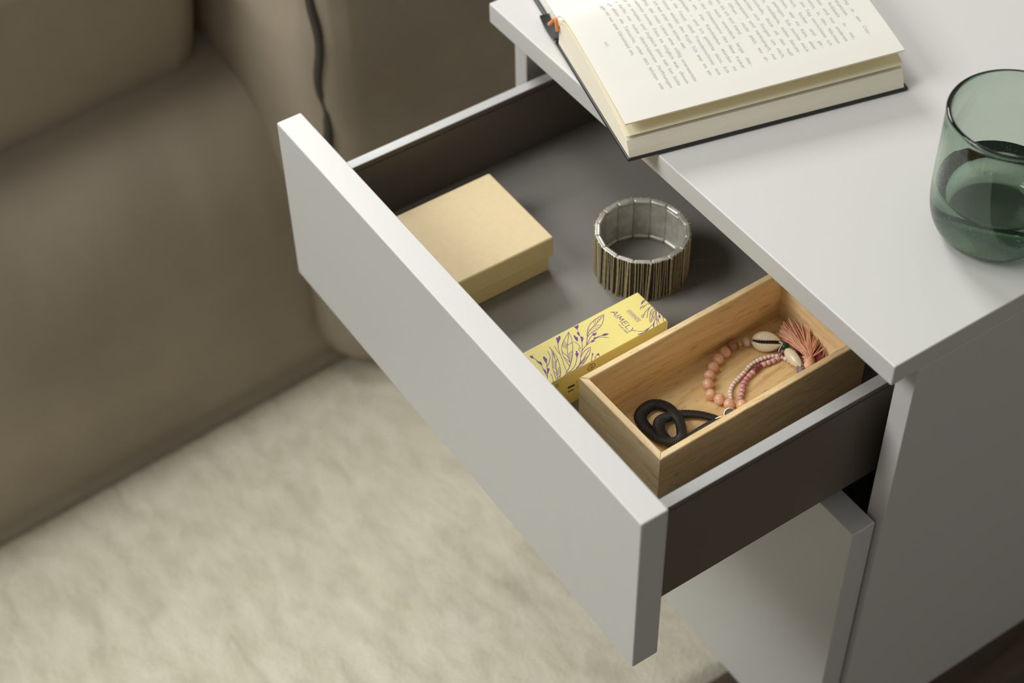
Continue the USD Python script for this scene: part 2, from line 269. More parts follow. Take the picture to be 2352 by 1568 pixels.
def rug_mesh(x0, x1, y0, y1, step=0.006):
    xs = np.linspace(x0, x1, int((x1 - x0) / step)); ys = np.linspace(y0, y1, int((y1 - y0) / step))
    X, Y = np.meshgrid(xs, ys, indexing='ij')
    P = np.stack([X.ravel(), Y.ravel(), np.zeros(X.size)], 1)
    h = 0.0035 * meshkit.fbm(P * np.array([26, 40, 1.0])) + 0.0025 * meshkit.fbm(P * 90 + 5)
    e = np.minimum(np.minimum(X - x0, x1 - X), np.minimum(Y - y0, y1 - Y)).ravel()
    P[:, 2] = -0.508 + (0.008 + h) * np.sqrt(np.clip(e / 0.010, 0, 1)) + 0.0003
    n, m = len(xs), len(ys); i = np.arange(n - 1)[:, None] * m + np.arange(m - 1)[None]
    i = i.ravel(); f = np.vstack([np.c_[i, i + m, i + m + 1], np.c_[i, i + m + 1, i + 1]])
    B = P.copy(); B[:, 2] = -0.5079; k = len(P); e = [np.arange(n - 1) * m, (n - 1) * m + np.arange(m - 1), np.arange(n - 1) * m + m - 1, np.arange(m - 1)]
    d = [m, 1, m, 1]; w = []
    for q, (a, dd) in enumerate(zip(e, d)):
        t = np.vstack([np.c_[a, a + k, a + dd + k], np.c_[a, a + dd + k, a + dd]]); w.append(t if q in (0, 1) else t[:, ::-1])
    return trimesh.Trimesh(np.vstack([P, B]), np.vstack([f, f[:, ::-1] + k] + w), process=False)
rug = obj('rug', rug_mesh(-1.2, 0.283, -1.1, 1.0), rug_mat, smooth=True)
put(rug, 'soft beige low-pile rug on the floor in front of the sofa', 'rug')

# ------------------------------------------------------------------ sofa
leather = mat('taupe_leather', {'g': ('geometry', {}), 'n': ('noise_texture', dict(scale=7, detail=4)), 'n2': ('noise_texture', dict(scale=500, detail=2)),
    'r': ('rgb_ramp', {'ramp': [(0.3, (0.30, 0.252, 0.185)), (0.7, (0.385, 0.328, 0.245))]}), 'b': ('bump', dict(strength=0.2, distance=0.001)),
    'p': ('principled_bsdf', dict(roughness=0.58, specular_ior_level=0.35))},
    [('g.position', 'n.vector'), ('g.position', 'n2.vector'), ('n.fac', 'r.fac'), ('r.color', 'p.base_color'), ('n2.fac', 'b.height'), ('b.normal', 'p.normal')])
seam_mat = plain('dark_sofa_seam', (0.055, 0.045, 0.034), 0.7)
def pad(x0, x1, y0, y1, z0, z1, r, wr=0.006, freq=(6, 6, 6), seed=0, step=0.02, puff=0.0):
    """an upholstered block: rounded box, slightly puffed and wrinkled"""
    c = np.array([(x0 + x1) / 2, (y0 + y1) / 2, (z0 + z1) / 2]); h = np.array([x1 - x0, y1 - y0, z1 - z0]) / 2
    m = m3.Manifold.sphere(r, 24)
    m = m3.Manifold.batch_hull([m.translate(tuple(c + np.array([a, b, d]) * (h - r))) for a in (-1, 1) for b in (-1, 1) for d in (-1, 1)]).refine_to_length(step)
    t = tm(m); t.merge_vertices()
    q = (t.vertices - c) / h
    n = t.vertex_normals
    bulge = puff * (1 - np.clip(np.abs(q[:, [1, 2, 0]]).max(1), 0, 1) ** 2) * 0
    pf = puff * np.prod([1 - q[:, k] ** 2 * (1 - np.abs(n[:, k])) for k in range(3)], axis=0)
    w = wr * meshkit.fbm(t.vertices * np.array(freq) + seed)
    t.vertices = t.vertices + n * (pf + w + bulge)[:, None]
    return t
sofa = thing('sofa', 'taupe leather sofa with thick padded seat, back and arm, beyond the open drawer', 'sofa', (-0.5, -0.2, -0.5))
prof = smoothpath([(-0.60, -0.158), (-0.40, -0.150), (-0.32, -0.150), (-0.27, -0.160), (-0.228, -0.187), (-0.199, -0.232), (-0.183, -0.295), (-0.180, -0.365), (-0.187, -0.435), (-0.199, -0.480), (-0.225, -0.492), (-0.60, -0.492)], 90)
pn_ = np.gradient(prof, axis=0); pn_ = np.c_[-pn_[:, 1], pn_[:, 0]]; pn_ /= np.linalg.norm(pn_, axis=1, keepdims=True)
ys_ = np.linspace(-1.3, 0.24, 150); P3 = np.array([[x, y, z] for y in ys_ for x, z in prof]); N3 = np.array([[a, 0, b] for y in ys_ for a, b in pn_])
fold = 0.012 * meshkit.fbm(P3 * np.array([2.5, 9, 2.0]) + 3) + 0.009 * meshkit.fbm(P3 * np.array([4, 22, 3.5]) + 11)
damp = np.clip((P3[:, 2] + 0.492) / 0.06, 0, 1) * np.clip((P3[:, 0] + 0.60) / 0.1, 0, 1)
P3 = P3 - N3 * (fold * damp)[:, None]
k_ = len(prof); q_ = (np.arange(len(ys_) - 1)[:, None] * k_ + np.arange(k_)[None]); nx_ = np.arange(len(ys_) - 1)[:, None] * k_ + (np.arange(k_)[None] + 1) % k_
f_ = np.vstack([np.c_[q_.ravel(), nx_.ravel(), nx_.ravel() + k_], np.c_[q_.ravel(), nx_.ravel() + k_, q_.ravel() + k_]])
cap, capf = trimesh.creation.triangulate_polygon(Polygon(prof), engine='earcut'); ci = np.array([np.argmin(np.linalg.norm(prof - c, axis=1)) for c in cap[:, :2]])[capf]
seat = trimesh.Trimesh(P3, np.vstack([f_, ci, ci[:, ::-1] + (len(ys_) - 1) * k_]), process=False); seat.fix_normals()
obj('seat_cushion', rotz(seat, 3.2, (-0.195, 0.0)), leather, sofa, smooth=True)
back = pad(-0.36, 0.0, -1.3, 0.070, -0.10, 0.145, 0.04, 0.006, (4, 5, 3), 9, puff=0.012)
back.apply_transform(trimesh.transformations.rotation_matrix(math.radians(13), [0, 1, 0])); back.apply_translation([-0.283, 0, -0.125])
obj('back_cushion', rotz(back, 3.2, (-0.28, 0.0)), leather, sofa, smooth=True)
arm = pad(-0.80, -0.150, 0.104, 0.56, -0.476, 0.085, 0.045, 0.011, (2.5, 3, 20), 17, puff=0.014)
arm_ob = obj('arm_cushion', rotz(arm, 3.0, (-0.18, 0.11)), leather, sofa, smooth=True)
# the dark seam down the front corner of the arm, slightly crooked
sz = np.linspace(-0.27, 0.045, 60); av = arm.vertices; sp_ = []
for z in sz:
    near = av[np.abs(av[:, 2] - z) < 0.012]; q = near[np.argmax(near[:, 0] - near[:, 1])]
    sp_.append([q[0] - 0.0015 + 0.002 * math.sin(z * 60), q[1] + 0.0015 + 0.002 * math.sin(z * 85 + 2), z])
sp_ = np.array(sp_)
for _ in range(3): sp_[1:-1, :2] = 0.25 * sp_[:-2, :2] + 0.5 * sp_[1:-1, :2] + 0.25 * sp_[2:, :2]
obj('seam', tube(sp_, 0.0042, 8, up=(1, 0, 0)), seam_mat, arm_ob, smooth=True)

# ------------------------------------------------------------------ bedside cabinet
L = 0.4117; T = 0.019; H = 0.143        # drawer front
TX0, TX1, TY, TZ, TT = -0.0053, 0.4161, 0.1768, 0.0201, 0.0165
DEP = 0.45
cab = thing('bedside_cabinet', 'light grey two-drawer bedside cabinet with its upper drawer pulled open', 'cabinet', (0.2, 0.4, -0.5))
obj('top_panel', hullbox(TX0, TX1, TY, TY + DEP, TZ - TT, TZ, 0.0011, 12), laminate, cab)
SP = 0.0151
for x in (TX0, TX1 - SP):
    obj('side_panel', hullbox(x, x + SP, TY + 0.0212, TY + DEP, -0.4288, TZ - TT + 0.0001, 0.0009), laminate, cab)
obj('back_panel', plainbox(TX0 + SP, TX1 - SP, TY + DEP - 0.012, TY + DEP - 0.004, -0.425, TZ - TT), inner_grey, cab)
obj('bottom_panel', hullbox(TX0 + SP, TX1 - SP, TY + 0.0222, TY + DEP - 0.012, -0.4288, -0.4128, 0.0006), laminate, cab)
for x in (0.05, 0.3617):
    for y in (0.24, 0.58):
        obj('foot', tm(m3.Manifold.cylinder(0.066, 0.016, 0.019, 32).translate((x, y, -0.4945))), groove_black, cab)
for x in (TX0 + SP, TX1 - SP - 0.0065):
    obj('runner', cat([plainbox(x, x + 0.0065, 0.215, 0.60, -0.133, -0.124), plainbox(x + 0.001, x + 0.0055, 0.212, 0.60, -0.124, -0.119)]), runner_steel, cab)
# lower drawer
low = obj('lower_drawer', plainbox(0.03, L - 0.03, TY + T, TY + 0.40, -0.41, -0.20), anthracite, cab)
obj('drawer_front', hullbox(0.0, L, TY, TY + T, -0.4318, -0.146, 0.0011, 12), laminate, low)

# the upper drawer: floor and back, with its front, sides and rails
XL, XR, W8 = 0.0232, 0.3884, 0.0079
FZ = -0.095; RZ = -0.038; DY0, DY1 = T, 0.425
dr = obj('upper_drawer', cat([plainbox(XL + W8 - 0.0005, XR - W8 + 0.0005, DY0, DY1, FZ - 0.008, FZ), plainbox(XL + W8, XR - W8, DY1 - 0.012, DY1, FZ, RZ)]), drawer_mat, cab)
obj('drawer_front', hullbox(0, L, 0, T, -H, 0, 0.0011, 12), laminate, dr)
def side_profile(x):
    a, b = x, x + W8
    # cap above, narrow groove under it, then the wall
    return [(a, -0.128), (b, -0.128), (b, RZ - 0.0054), (b - 0.0009, RZ - 0.0054), (b - 0.0009, RZ - 0.0043), (b, RZ - 0.0043), (b, RZ - 0.0006), (a, RZ - 0.0006), (a, RZ - 0.0043), (a + 0.0009, RZ - 0.0043), (a + 0.0009, RZ - 0.0054), (a, RZ - 0.0054)]
for x in (XL, XR - W8):
    put(obj('side_wall', along(side_profile(x), (0, DY0, 0), (0, 1, 0), (1, 0, 0), (0, 0, 1), DY1 - DY0), anthracite, dr, smooth=False), 'dark anthracite drawer side')
    put(obj('top_rail', hullbox(x, x + W8, DY0, DY1, RZ - 0.0012, RZ, 0.0004), rail_paint, dr), 'silver grey top rail of the drawer side')
    xi = x + W8 if x == XL else x
    # the thin cover plate let into the inner face near the front
    s = 1 if x == XL else -1
    pl = Polygon([(DY0, -0.052), (0.058, -0.052), (0.058, -0.088), (DY0, -0.088)]).buffer(0.0025).intersection(Polygon([(DY0, 0), (0.08, 0), (0.08, -0.1), (DY0, -0.1)]))
    obj('cover_plate', along(list(pl.exterior.coords)[:-1], (xi - 0.0001 * s, 0, 0), (s, 0, 0), (0, 1, 0), (0, 0, 1), 0.0003), anthracite, dr, smooth=False)

# ------------------------------------------------------------------ kraft box
kraft = grained('kraft_card', (0.67, 0.535, 0.315), 0.7, 260, 0.05, 0.0001, 0.05)
kb = thing('gift_box', 'square kraft cardboard box with lid in the drawer, left of the silver bracelet', 'box', (0.106, 0.0876, FZ))
obj('box_base', hullbox(0.0685, 0.1435, 0.0500, 0.1251, FZ + 0.0001, -0.066, 0.0006), kraft, kb)
lid = hullbox(0.066, 0.146, 0.0476, 0.1276, -0.0805, -0.0625, 0.0016, 16) - hullbox(0.0674, 0.1446, 0.0490, 0.1262, -0.09, -0.0640, 0.0004)
obj('lid', lid, kraft, kb)

# ------------------------------------------------------------------ yellow perfume carton with purple print
yellow = plain('yellow_carton', (0.77, 0.665, 0.225), 0.38)
cream = plain('cream_carton_edge', (0.86, 0.80, 0.60), 0.5)
purple = plain('purple_print', (0.125, 0.038, 0.27), 0.45)
umber = plain('dark_brown_print', (0.060, 0.040, 0.020), 0.5)
PZ = -0.064
pf = thing('perfume_carton', 'yellow perfume carton with purple leaf print lying beside the wooden tray', 'carton', (0.237, 0.085, FZ))
def prot(m): return rotz(m, 1.0, (0.2362, 0.0985))
carton = hullbox(0.2204, 0.2522, 0.0245, 0.1441, FZ + 0.0001, PZ, 0.0006, 12)
obj('carton', prot(tm(carton)), yellow, pf)
obj('flap_edge', prot(plainbox(0.2514, 0.25235, 0.1434, 0.14425, FZ + 0.001, PZ - 0.0012)), cream, pf)
def strokes(lines, w, curve=True):
    g = []
    for l in lines:
        p = np.array(l) / 1000
        if curve and len(p) > 2: p = smoothpath(p, max(12, len(p) * 5))
        g.append(LineString(p).buffer(w / 2, cap_style=1, quad_segs=2))
    return g
clip = affinity.rotate(Polygon([(0.2207, 0.025), (0.2519, 0.025), (0.2519, 0.1438), (0.2207, 0.1438)]), 1.0, origin=(0.2362, 0.0985))
flo = unary_union(strokes(TOP_LINES, 0.00034) + strokes(TOP_HATCH, 0.00024) + [Polygon(np.array(l) / 1000).buffer(0.0001) for l in TOP_FILL]).intersection(clip)
obj('leaf_print', flat_poly(flo, PZ + 0.00008), purple, pf, smooth=False)
def place_text(text, h, width, x0, y0, ang, z, weight=0.0, sx=None):
    m = letters(text, h)
    s = width / (m.bounds[1][0] - m.bounds[0][0])
    m.vertices[:, 0] = (m.vertices[:, 0] - m.bounds[0][0]) * s
    m.apply_transform(trimesh.transformations.rotation_matrix(math.radians(ang), [0, 0, 1])); m.apply_translation([x0, y0, z]); return m
def line_letters(word, y0, h, boxes, w):
    """thin-stroke capitals, each in its own x range"""
    G = {'A': ([(0, 0), (.64, 1.05), (1, 0)], [(.10, .40), (.87, .34)]), 'I': ([(0, 0), (1, 1)],), 'M': ([(0, 0), (0.18, 1), (.5, .3), (.9, 1), (1, 0)],),
         'E': ([(1, 1), (.12, 1), (0, 0), (.95, 0)], [(.06, .52), (.85, .55)]), 'L': ([(.1, 1), (0, 0), (1, 0)],), 'Y': ([(0, 1), (.42, .45), (1.1, 1.05)], [(.42, .45), (.35, -.2)])}
    return unary_union([LineString([(x + px * wd, y0 + py * h) for px, py in l]).buffer(w / 2, quad_segs=2) for c, (x, wd) in zip(word, boxes) for l in G[c]])
am = line_letters('AIMELY', 0.1181, 0.0036, [(0.2245, 0.0038), (0.2293, 0.0005), (0.2308, 0.0040), (0.2362, 0.0028), (0.2404, 0.0027), (0.2440, 0.0030)], 0.00042)
fg = Polygon([(0.2299, 0.1270), (0.2297, 0.1299), (0.2413, 0.1301), (0.2415, 0.1272)])
frame = fg.exterior.buffer(0.00009)
tx = [flat_poly(am, PZ + 0.00008), flat_poly(frame, PZ + 0.00008), place_text('FIGENZI', 0.0016, 0.0104, 0.2305, 0.12775, 1.2, PZ + 0.00008), place_text('FOR HER', 0.00125, 0.0094, 0.2366, 0.1153, 0.8, PZ + 0.00008)]
obj('lettering', cat(tx), purple, pf, smooth=False)
# marks on the long side that faces the tray: y runs along the carton, z up
sd = []
X_ = 0.25228
def side_flat(m):
    v = m.vertices.copy(); m.vertices = np.c_[np.full(len(v), X_), v[:, 0], v[:, 1]]; return m
ring = LineString([(0.0822 + 0.0029 * math.cos(a), -0.0692 + 0.0029 * math.sin(a)) for a in np.linspace(0, 2 * math.pi, 40)]).buffer(0.00018)
mark = unary_union([ring, LineString([(0.0806, -0.0680), (0.0818, -0.0672), (0.0832, -0.0684), (0.0822, -0.0696), (0.0840, -0.0706)]).buffer(0.00018), LineString([(0.0802, -0.0704), (0.0816, -0.0694), (0.0828, -0.0712)]).buffer(0.00018)])
bars = unary_union([Polygon([(0.0635, -0.0764), (0.0690, -0.0768), (0.0690, -0.0787), (0.0635, -0.0783)]), Polygon([(0.0635, -0.0808), (0.0684, -0.0812), (0.0684, -0.0822), (0.0635, -0.0818)])])
rules = unary_union([LineString([(y, -0.0705 - d), (y + 0.0004, -0.0840 - d)]).buffer(0.00013) for y, d in ((0.0584, 0), (0.0594, .001), (0.0614, .003), (0.0621, .003))])
sd = [side_flat(flat_poly(g)) for g in (mark, bars)]
t1 = letters('15', 0.0022); t1.apply_transform(trimesh.transformations.rotation_matrix(-math.pi / 2, [0, 0, 1])); t1.apply_translation([0.0540, -0.0672, 0]); sd.append(side_flat(t1))
for yy, zz, wd in ((0.0702, -0.0752, 'No.'), (0.0705, -0.0790, '15 ml'), (0.0722, -0.0790, 'e 0.5')):
    t1 = letters(wd, 0.0009); t1.apply_transform(trimesh.transformations.rotation_matrix(-math.pi / 2, [0, 0, 1])); t1.apply_translation([yy, zz, 0]); sd.append(side_flat(t1))
obj('side_print', prot(cat(sd)), umber, pf, smooth=False)

# ------------------------------------------------------------------ wooden tray
wood_y = wood_mat('tray_wood_long', (0.56, 0.36, 0.15), (0.78, 0.57, 0.295), (0.87, 0.71, 0.43), sc=(6, 0.8, 6))
wood_x = wood_mat('tray_wood_short', (0.58, 0.39, 0.18), (0.79, 0.60, 0.34), (0.87, 0.72, 0.46), sc=(0.8, 6, 6))
wood_b = wood_mat('tray_wood_bottom', (0.52, 0.31, 0.12), (0.76, 0.53, 0.25), (0.85, 0.66, 0.36), sc=(5, 0.8, 5))
tray = thing('wooden_tray', 'long open-topped light wooden tray holding jewellery in the drawer', 'tray', (0.31, 0.145, FZ))
bx0, bx1, by0, by1, bz0, bz1, wt = 0.2705, 0.3517, 0.0612, 0.2305, FZ + 0.0001, -0.048, 0.0046
def trot(m): return rotz(m, 1.1, (0.3517, 0.0612))
def mitre(p, q, inner_p, inner_q):
    poly = Polygon([p, q, inner_q, inner_p])
    m = trimesh.creation.extrude_polygon(poly.buffer(-0.00015).buffer(0.0001, join_style=2), bz1 - bz0, engine='earcut'); m.apply_translation([0, 0, bz0])
    bv = tm(m3.Manifold.hull_points(np.vstack([(m.vertices - [0, 0, bz1 - 0.0005]) * [1, 1, 0] + [0, 0, bz1 - 0.0005], m.vertices[m.vertices[:, 2] < bz1 - 0.001], np.c_[np.array(poly.buffer(-0.0006, join_style=2).exterior.coords)[:, :2], np.full(len(poly.buffer(-0.0006, join_style=2).exterior.coords), bz1)]])))
    return bv
o = [(bx0, by0), (bx1, by0), (bx1, by1), (bx0, by1)]; i_ = [(bx0 + wt, by0 + wt), (bx1 - wt, by0 + wt), (bx1 - wt, by1 - wt), (bx0 + wt, by1 - wt)]
for k in range(4):
    obj('wall', trot(mitre(o[k], o[(k + 1) % 4], i_[k], i_[(k + 1) % 4])), wood_x if k % 2 == 0 else wood_y, tray, smooth=False)
obj('bottom', trot(plainbox(bx0 + wt - 0.0003, bx1 - wt + 0.0003, by0 + wt - 0.0003, by1 - wt + 0.0003, bz0, -0.0902)), wood_b, tray)
IZ = -0.0902

# ------------------------------------------------------------------ silver stretch bracelet
silver = mat('antique_silver', {'g': ('geometry', {}), 'n': ('noise_texture', dict(scale=900, detail=3)), 'n2': ('noise_texture', dict(scale=160, detail=3)),
    'r': ('rgb_ramp', {'ramp': [(0.3, (0.58, 0.55, 0.47)), (0.7, (0.80, 0.78, 0.71))]}), 'b': ('bump', dict(strength=0.15, distance=0.0002)), 'p': ('principled_bsdf', dict(metallic=0.55, roughness=0.33))},
    [('g.position', 'n.vector'), ('g.position', 'n2.vector'), ('n2.fac', 'r.fac'), ('r.color', 'p.base_color'), ('n.fac', 'b.height'), ('b.normal', 'p.normal')])
patina = plain('dark_patina', (0.030, 0.025, 0.017), 0.6, metallic=0.3)
old_gold = mat('worn_ridge_metal', {'o': ('geometry', {}), 'r': ('rgb_ramp', {'ramp': [(0.0, (0.58, 0.50, 0.33)), (0.55, (0.76, 0.68, 0.48)), (0.85, (0.86, 0.82, 0.68)), (1, (0.93, 0.92, 0.88))]}), 'p': ('principled_bsdf', dict(metallic=0.45, roughness=0.40))},
    [('o.random_per_island', 'r.fac'), ('r.color', 'p.base_color')])
BC = np.array([0.1781, 0.1789]); BR = 0.0331; BZ0, BZ1 = FZ + 0.0003, -0.0589
br = thing('stretch_bracelet', 'wide silver stretch bracelet of ridged metal links standing in the drawer', 'bracelet', (BC[0], BC[1], FZ))
rng = random.Random(5)
NSEG = 16
for k in range(NSEG):
    ph = 2 * math.pi * (k + 0.37) / NSEG
    Tm = np.eye(4); Tm[:3, 0] = [-math.sin(ph), math.cos(ph), 0]; Tm[:3, 1] = [math.cos(ph), math.sin(ph), 0]; Tm[:3, 2] = [0, 0, -1]
    Tm[:3, 2] = np.cross(Tm[:3, 0], Tm[:3, 1]); tilt = rng.uniform(-0.015, 0.015)
    # local: x along the ring, y outwards, z (down or up) - heights kept symmetric about the middle
    hh = (BZ1 - BZ0) / 2
    Tm[:3, 3] = [BC[0], BC[1], (BZ0 + BZ1) / 2]
    ri, ro = BR - 0.0046, BR - 0.0009
    wi, wo = math.tan(math.pi / NSEG) * ri - 0.00013, math.tan(math.pi / NSEG) * ro - 0.00013
    def trap(y0, y1, z0, z1, r=0.00035):
        s = m3.Manifold.sphere(r, 8); pts = []
        for y in (y0 + r, y1 - r):
            w = math.tan(math.pi / NSEG) * y - 0.00016 - r
            for x in (-w, w):
                for z in (z0 + r, z1 - r): pts.append(s.translate((x, y, z)))
        return m3.Manifold.batch_hull(pts)
    body = trap(ri + 0.0018, ro, -hh, hh) + trap(ri, ri + 0.0026, hh - 0.0031, hh, 0.0010) + trap(ri, ri + 0.0026, -hh, -hh + 0.0034, 0.0011) + trap(ri + 0.0010, ri + 0.0026, -hh + 0.0042, hh - 0.0040, 0.0004)
    sg = tm(body); sg.apply_transform(Tm)
    s_ = obj('link', sg, silver, br)
    pt = tm(trap(ro - 0.0006, ro + 0.0003, -hh + 0.0004, hh - 0.0008, 0.0003)); pt.apply_transform(Tm)
    obj('patina_face', pt, patina, s_)
    rid = []
    nr = rng.choice([6, 7, 7])
    for q in range(nr):
        w = math.tan(math.pi / NSEG) * ro - 0.0007
        x0 = -w + 2 * w * (q + 0.5) / nr + rng.uniform(-0.0003, 0.0003)
        a, p_ = rng.uniform(-0.0007, 0.0007), rng.uniform(0, 6)
        zz = np.linspace(-hh + 0.0003, hh - 0.0002, 14)
        xs = x0 + a * np.sin(zz / hh * 1.6 + p_) * 0.8 + rng.uniform(-0.0004, 0.0004) * zz / hh
        rr = rng.choice([0.00028, 0.00034, 0.00040, 0.00040, 0.00072]) * (1 + 0.15 * np.sin(zz * 900 + p_))
        rid.append(tube(np.c_[xs, np.full(14, ro + 0.0002), zz], rr, 6, up=(0, 1, 0), flat=rng.uniform(1.3, 1.8)))
    rd = cat(rid); rd.apply_transform(Tm)
    obj('ridges', rd, old_gold, s_)

# ------------------------------------------------------------------ jewellery in the tray
coral = mat('coral_stone', {'g': ('geometry', {}), 'n': ('noise_texture', dict(scale=240, detail=3)), 'r': ('rgb_ramp', {'ramp': [(0.3, (0.72, 0.33, 0.20)), (0.7, (0.88, 0.52, 0.36))]}),
    'p': ('principled_bsdf', dict(roughness=0.18, subsurface_weight=0.35, subsurface_scale=0.003, subsurface_radius=(1, 0.5, 0.35)))}, [('g.position', 'n.vector'), ('n.fac', 'r.fac'), ('r.color', 'p.base_color')])
smoky = plain('smoky_pink_stone', (0.36, 0.20, 0.155), 0.15, subsurface_weight=0.2, subsurface_scale=0.003)
pearl = mat('pearl_glass', {'o': ('geometry', {}), 'n': ('noise_texture', dict(scale=160, detail=1)), 'r': ('rgb_ramp', {'ramp': [(0.3, (0.84, 0.62, 0.52)), (0.7, (0.92, 0.80, 0.70))]}), 'p': ('principled_bsdf', dict(roughness=0.14, coat_weight=0.5))},
    [('o.position', 'n.vector'), ('n.fac', 'r.fac'), ('r.color', 'p.base_color')])
rose = mat('rose_glass', {'o': ('geometry', {}), 'n': ('noise_texture', dict(scale=130, detail=1)), 'r': ('rgb_ramp', {'ramp': [(0.3, (0.66, 0.29, 0.33)), (0.7, (0.80, 0.47, 0.50))]}), 'p': ('principled_bsdf', dict(roughness=0.12, coat_weight=0.5))},
    [('o.position', 'n.vector'), ('n.fac', 'r.fac'), ('r.color', 'p.base_color')])
magenta = plain('dark_magenta_glass', (0.26, 0.035, 0.07), 0.12, coat_weight=0.5)
mauve = plain('mauve_glass', (0.30, 0.13, 0.155), 0.12, coat_weight=0.5)
greymauve = plain('grey_mauve_stone', (0.22, 0.155, 0.15), 0.4)
greenm = plain('dark_green_bead', (0.005, 0.055, 0.030), 0.3)
gold = plain('pale_gold', (0.95, 0.80, 0.55), 0.32, metallic=1.0)
silv = plain('bright_silver', (0.78, 0.76, 0.70), 0.2, metallic=1.0)
crystal_m = plain('pink_crystal', (0.97, 0.82, 0.76), 0.04, transmission_weight=0.5, ior=1.6)
shell_m = mat('cowrie_shell', {'g': ('geometry', {}), 'n': ('noise_texture', dict(scale=90, detail=3)), 'r': ('rgb_ramp', {'ramp': [(0.3, (0.70, 0.60, 0.42)), (0.7, (0.80, 0.72, 0.54))]}), 'p': ('principled_bsdf', dict(roughness=0.28))},
    [('g.position', 'n.vector'), ('n.fac', 'r.fac'), ('r.color', 'p.base_color')])
shell_dark = plain('cowrie_slit', (0.010, 0.008, 0.005), 0.7)
peach = grained('peach_thread', (0.90, 0.50, 0.33), 0.8, 300, 0.0, 0.0001, 0.12)
cordm = plain('white_cord', (0.82, 0.78, 0.68), 0.6)
black_thread = mat('black_thread', {'g': ('geometry', {}), 'n': ('noise_texture', dict(scale=2500, detail=2)), 'b': ('bump', dict(strength=0.4, distance=0.0002)), 'p': ('principled_bsdf', dict(base_color=(0.008, 0.007, 0.006), roughness=0.5, sheen_weight=0.1))},
    [('g.position', 'n.vector'), ('n.fac', 'b.height'), ('b.normal', 'p.normal')])
slate = plain('slate_grey_stone', (0.085, 0.085, 0.075), 0.45)

bb = thing('beaded_bracelet', 'beaded bracelet of coral, pearl-white and pink strands with a cowrie shell and peach tassel', 'bracelet', (0.30, 0.18, IZ))
mm_ = lambda p, z: np.array([p[0] / 1000, p[1] / 1000, z])
rr = random.Random(2)
for p in J_coral:
    r = 0.00378 * rr.uniform(0.97, 1.03)
    obj('coral_bead', ball(r, mm_(p, IZ + r), 3, (1, 1, 0.96)), coral, bb, smooth=True)
# the rest of the coral ring lies behind the near wall of the tray
for p in ((327.0, 158.5), (331.0, 165.5), (333.5, 173.0), (334.5, 181.0), (333.5, 189.0), (330.8, 196.0)):
    obj('coral_bead', ball(0.0037, mm_(p, IZ + 0.0037), 3), coral, bb, smooth=True)
obj('smoky_bead', ball(0.0034, mm_(J_mauve0, IZ + 0.0034), 3), smoky, bb, smooth=True)
ax = np.array([J_spacer[1][0] - J_mauve0[0], J_spacer[1][1] - J_mauve0[1], 0])
for p in J_spacer:
    t = lathe([(0.0006, -0.00055), (0.0024, -0.00055), (0.0030, 0), (0.0024, 0.00055), (0.0006, 0.00055)], 28); obj('gold_spacer', orient(t, ax, mm_(p, IZ + 0.0032)), gold, bb)
fc = lathe([(0.0003, -0.0026), (0.0020, -0.0022), (0.0034, -0.0008), (0.0034, 0.0008), (0.0020, 0.0022), (0.0003, 0.0026)], 10)
obj('crystal_bead', orient(fc, (0.3, 1, 0.1), mm_(J_crystal, IZ + 0.0035)), crystal_m, bb, smooth=False)

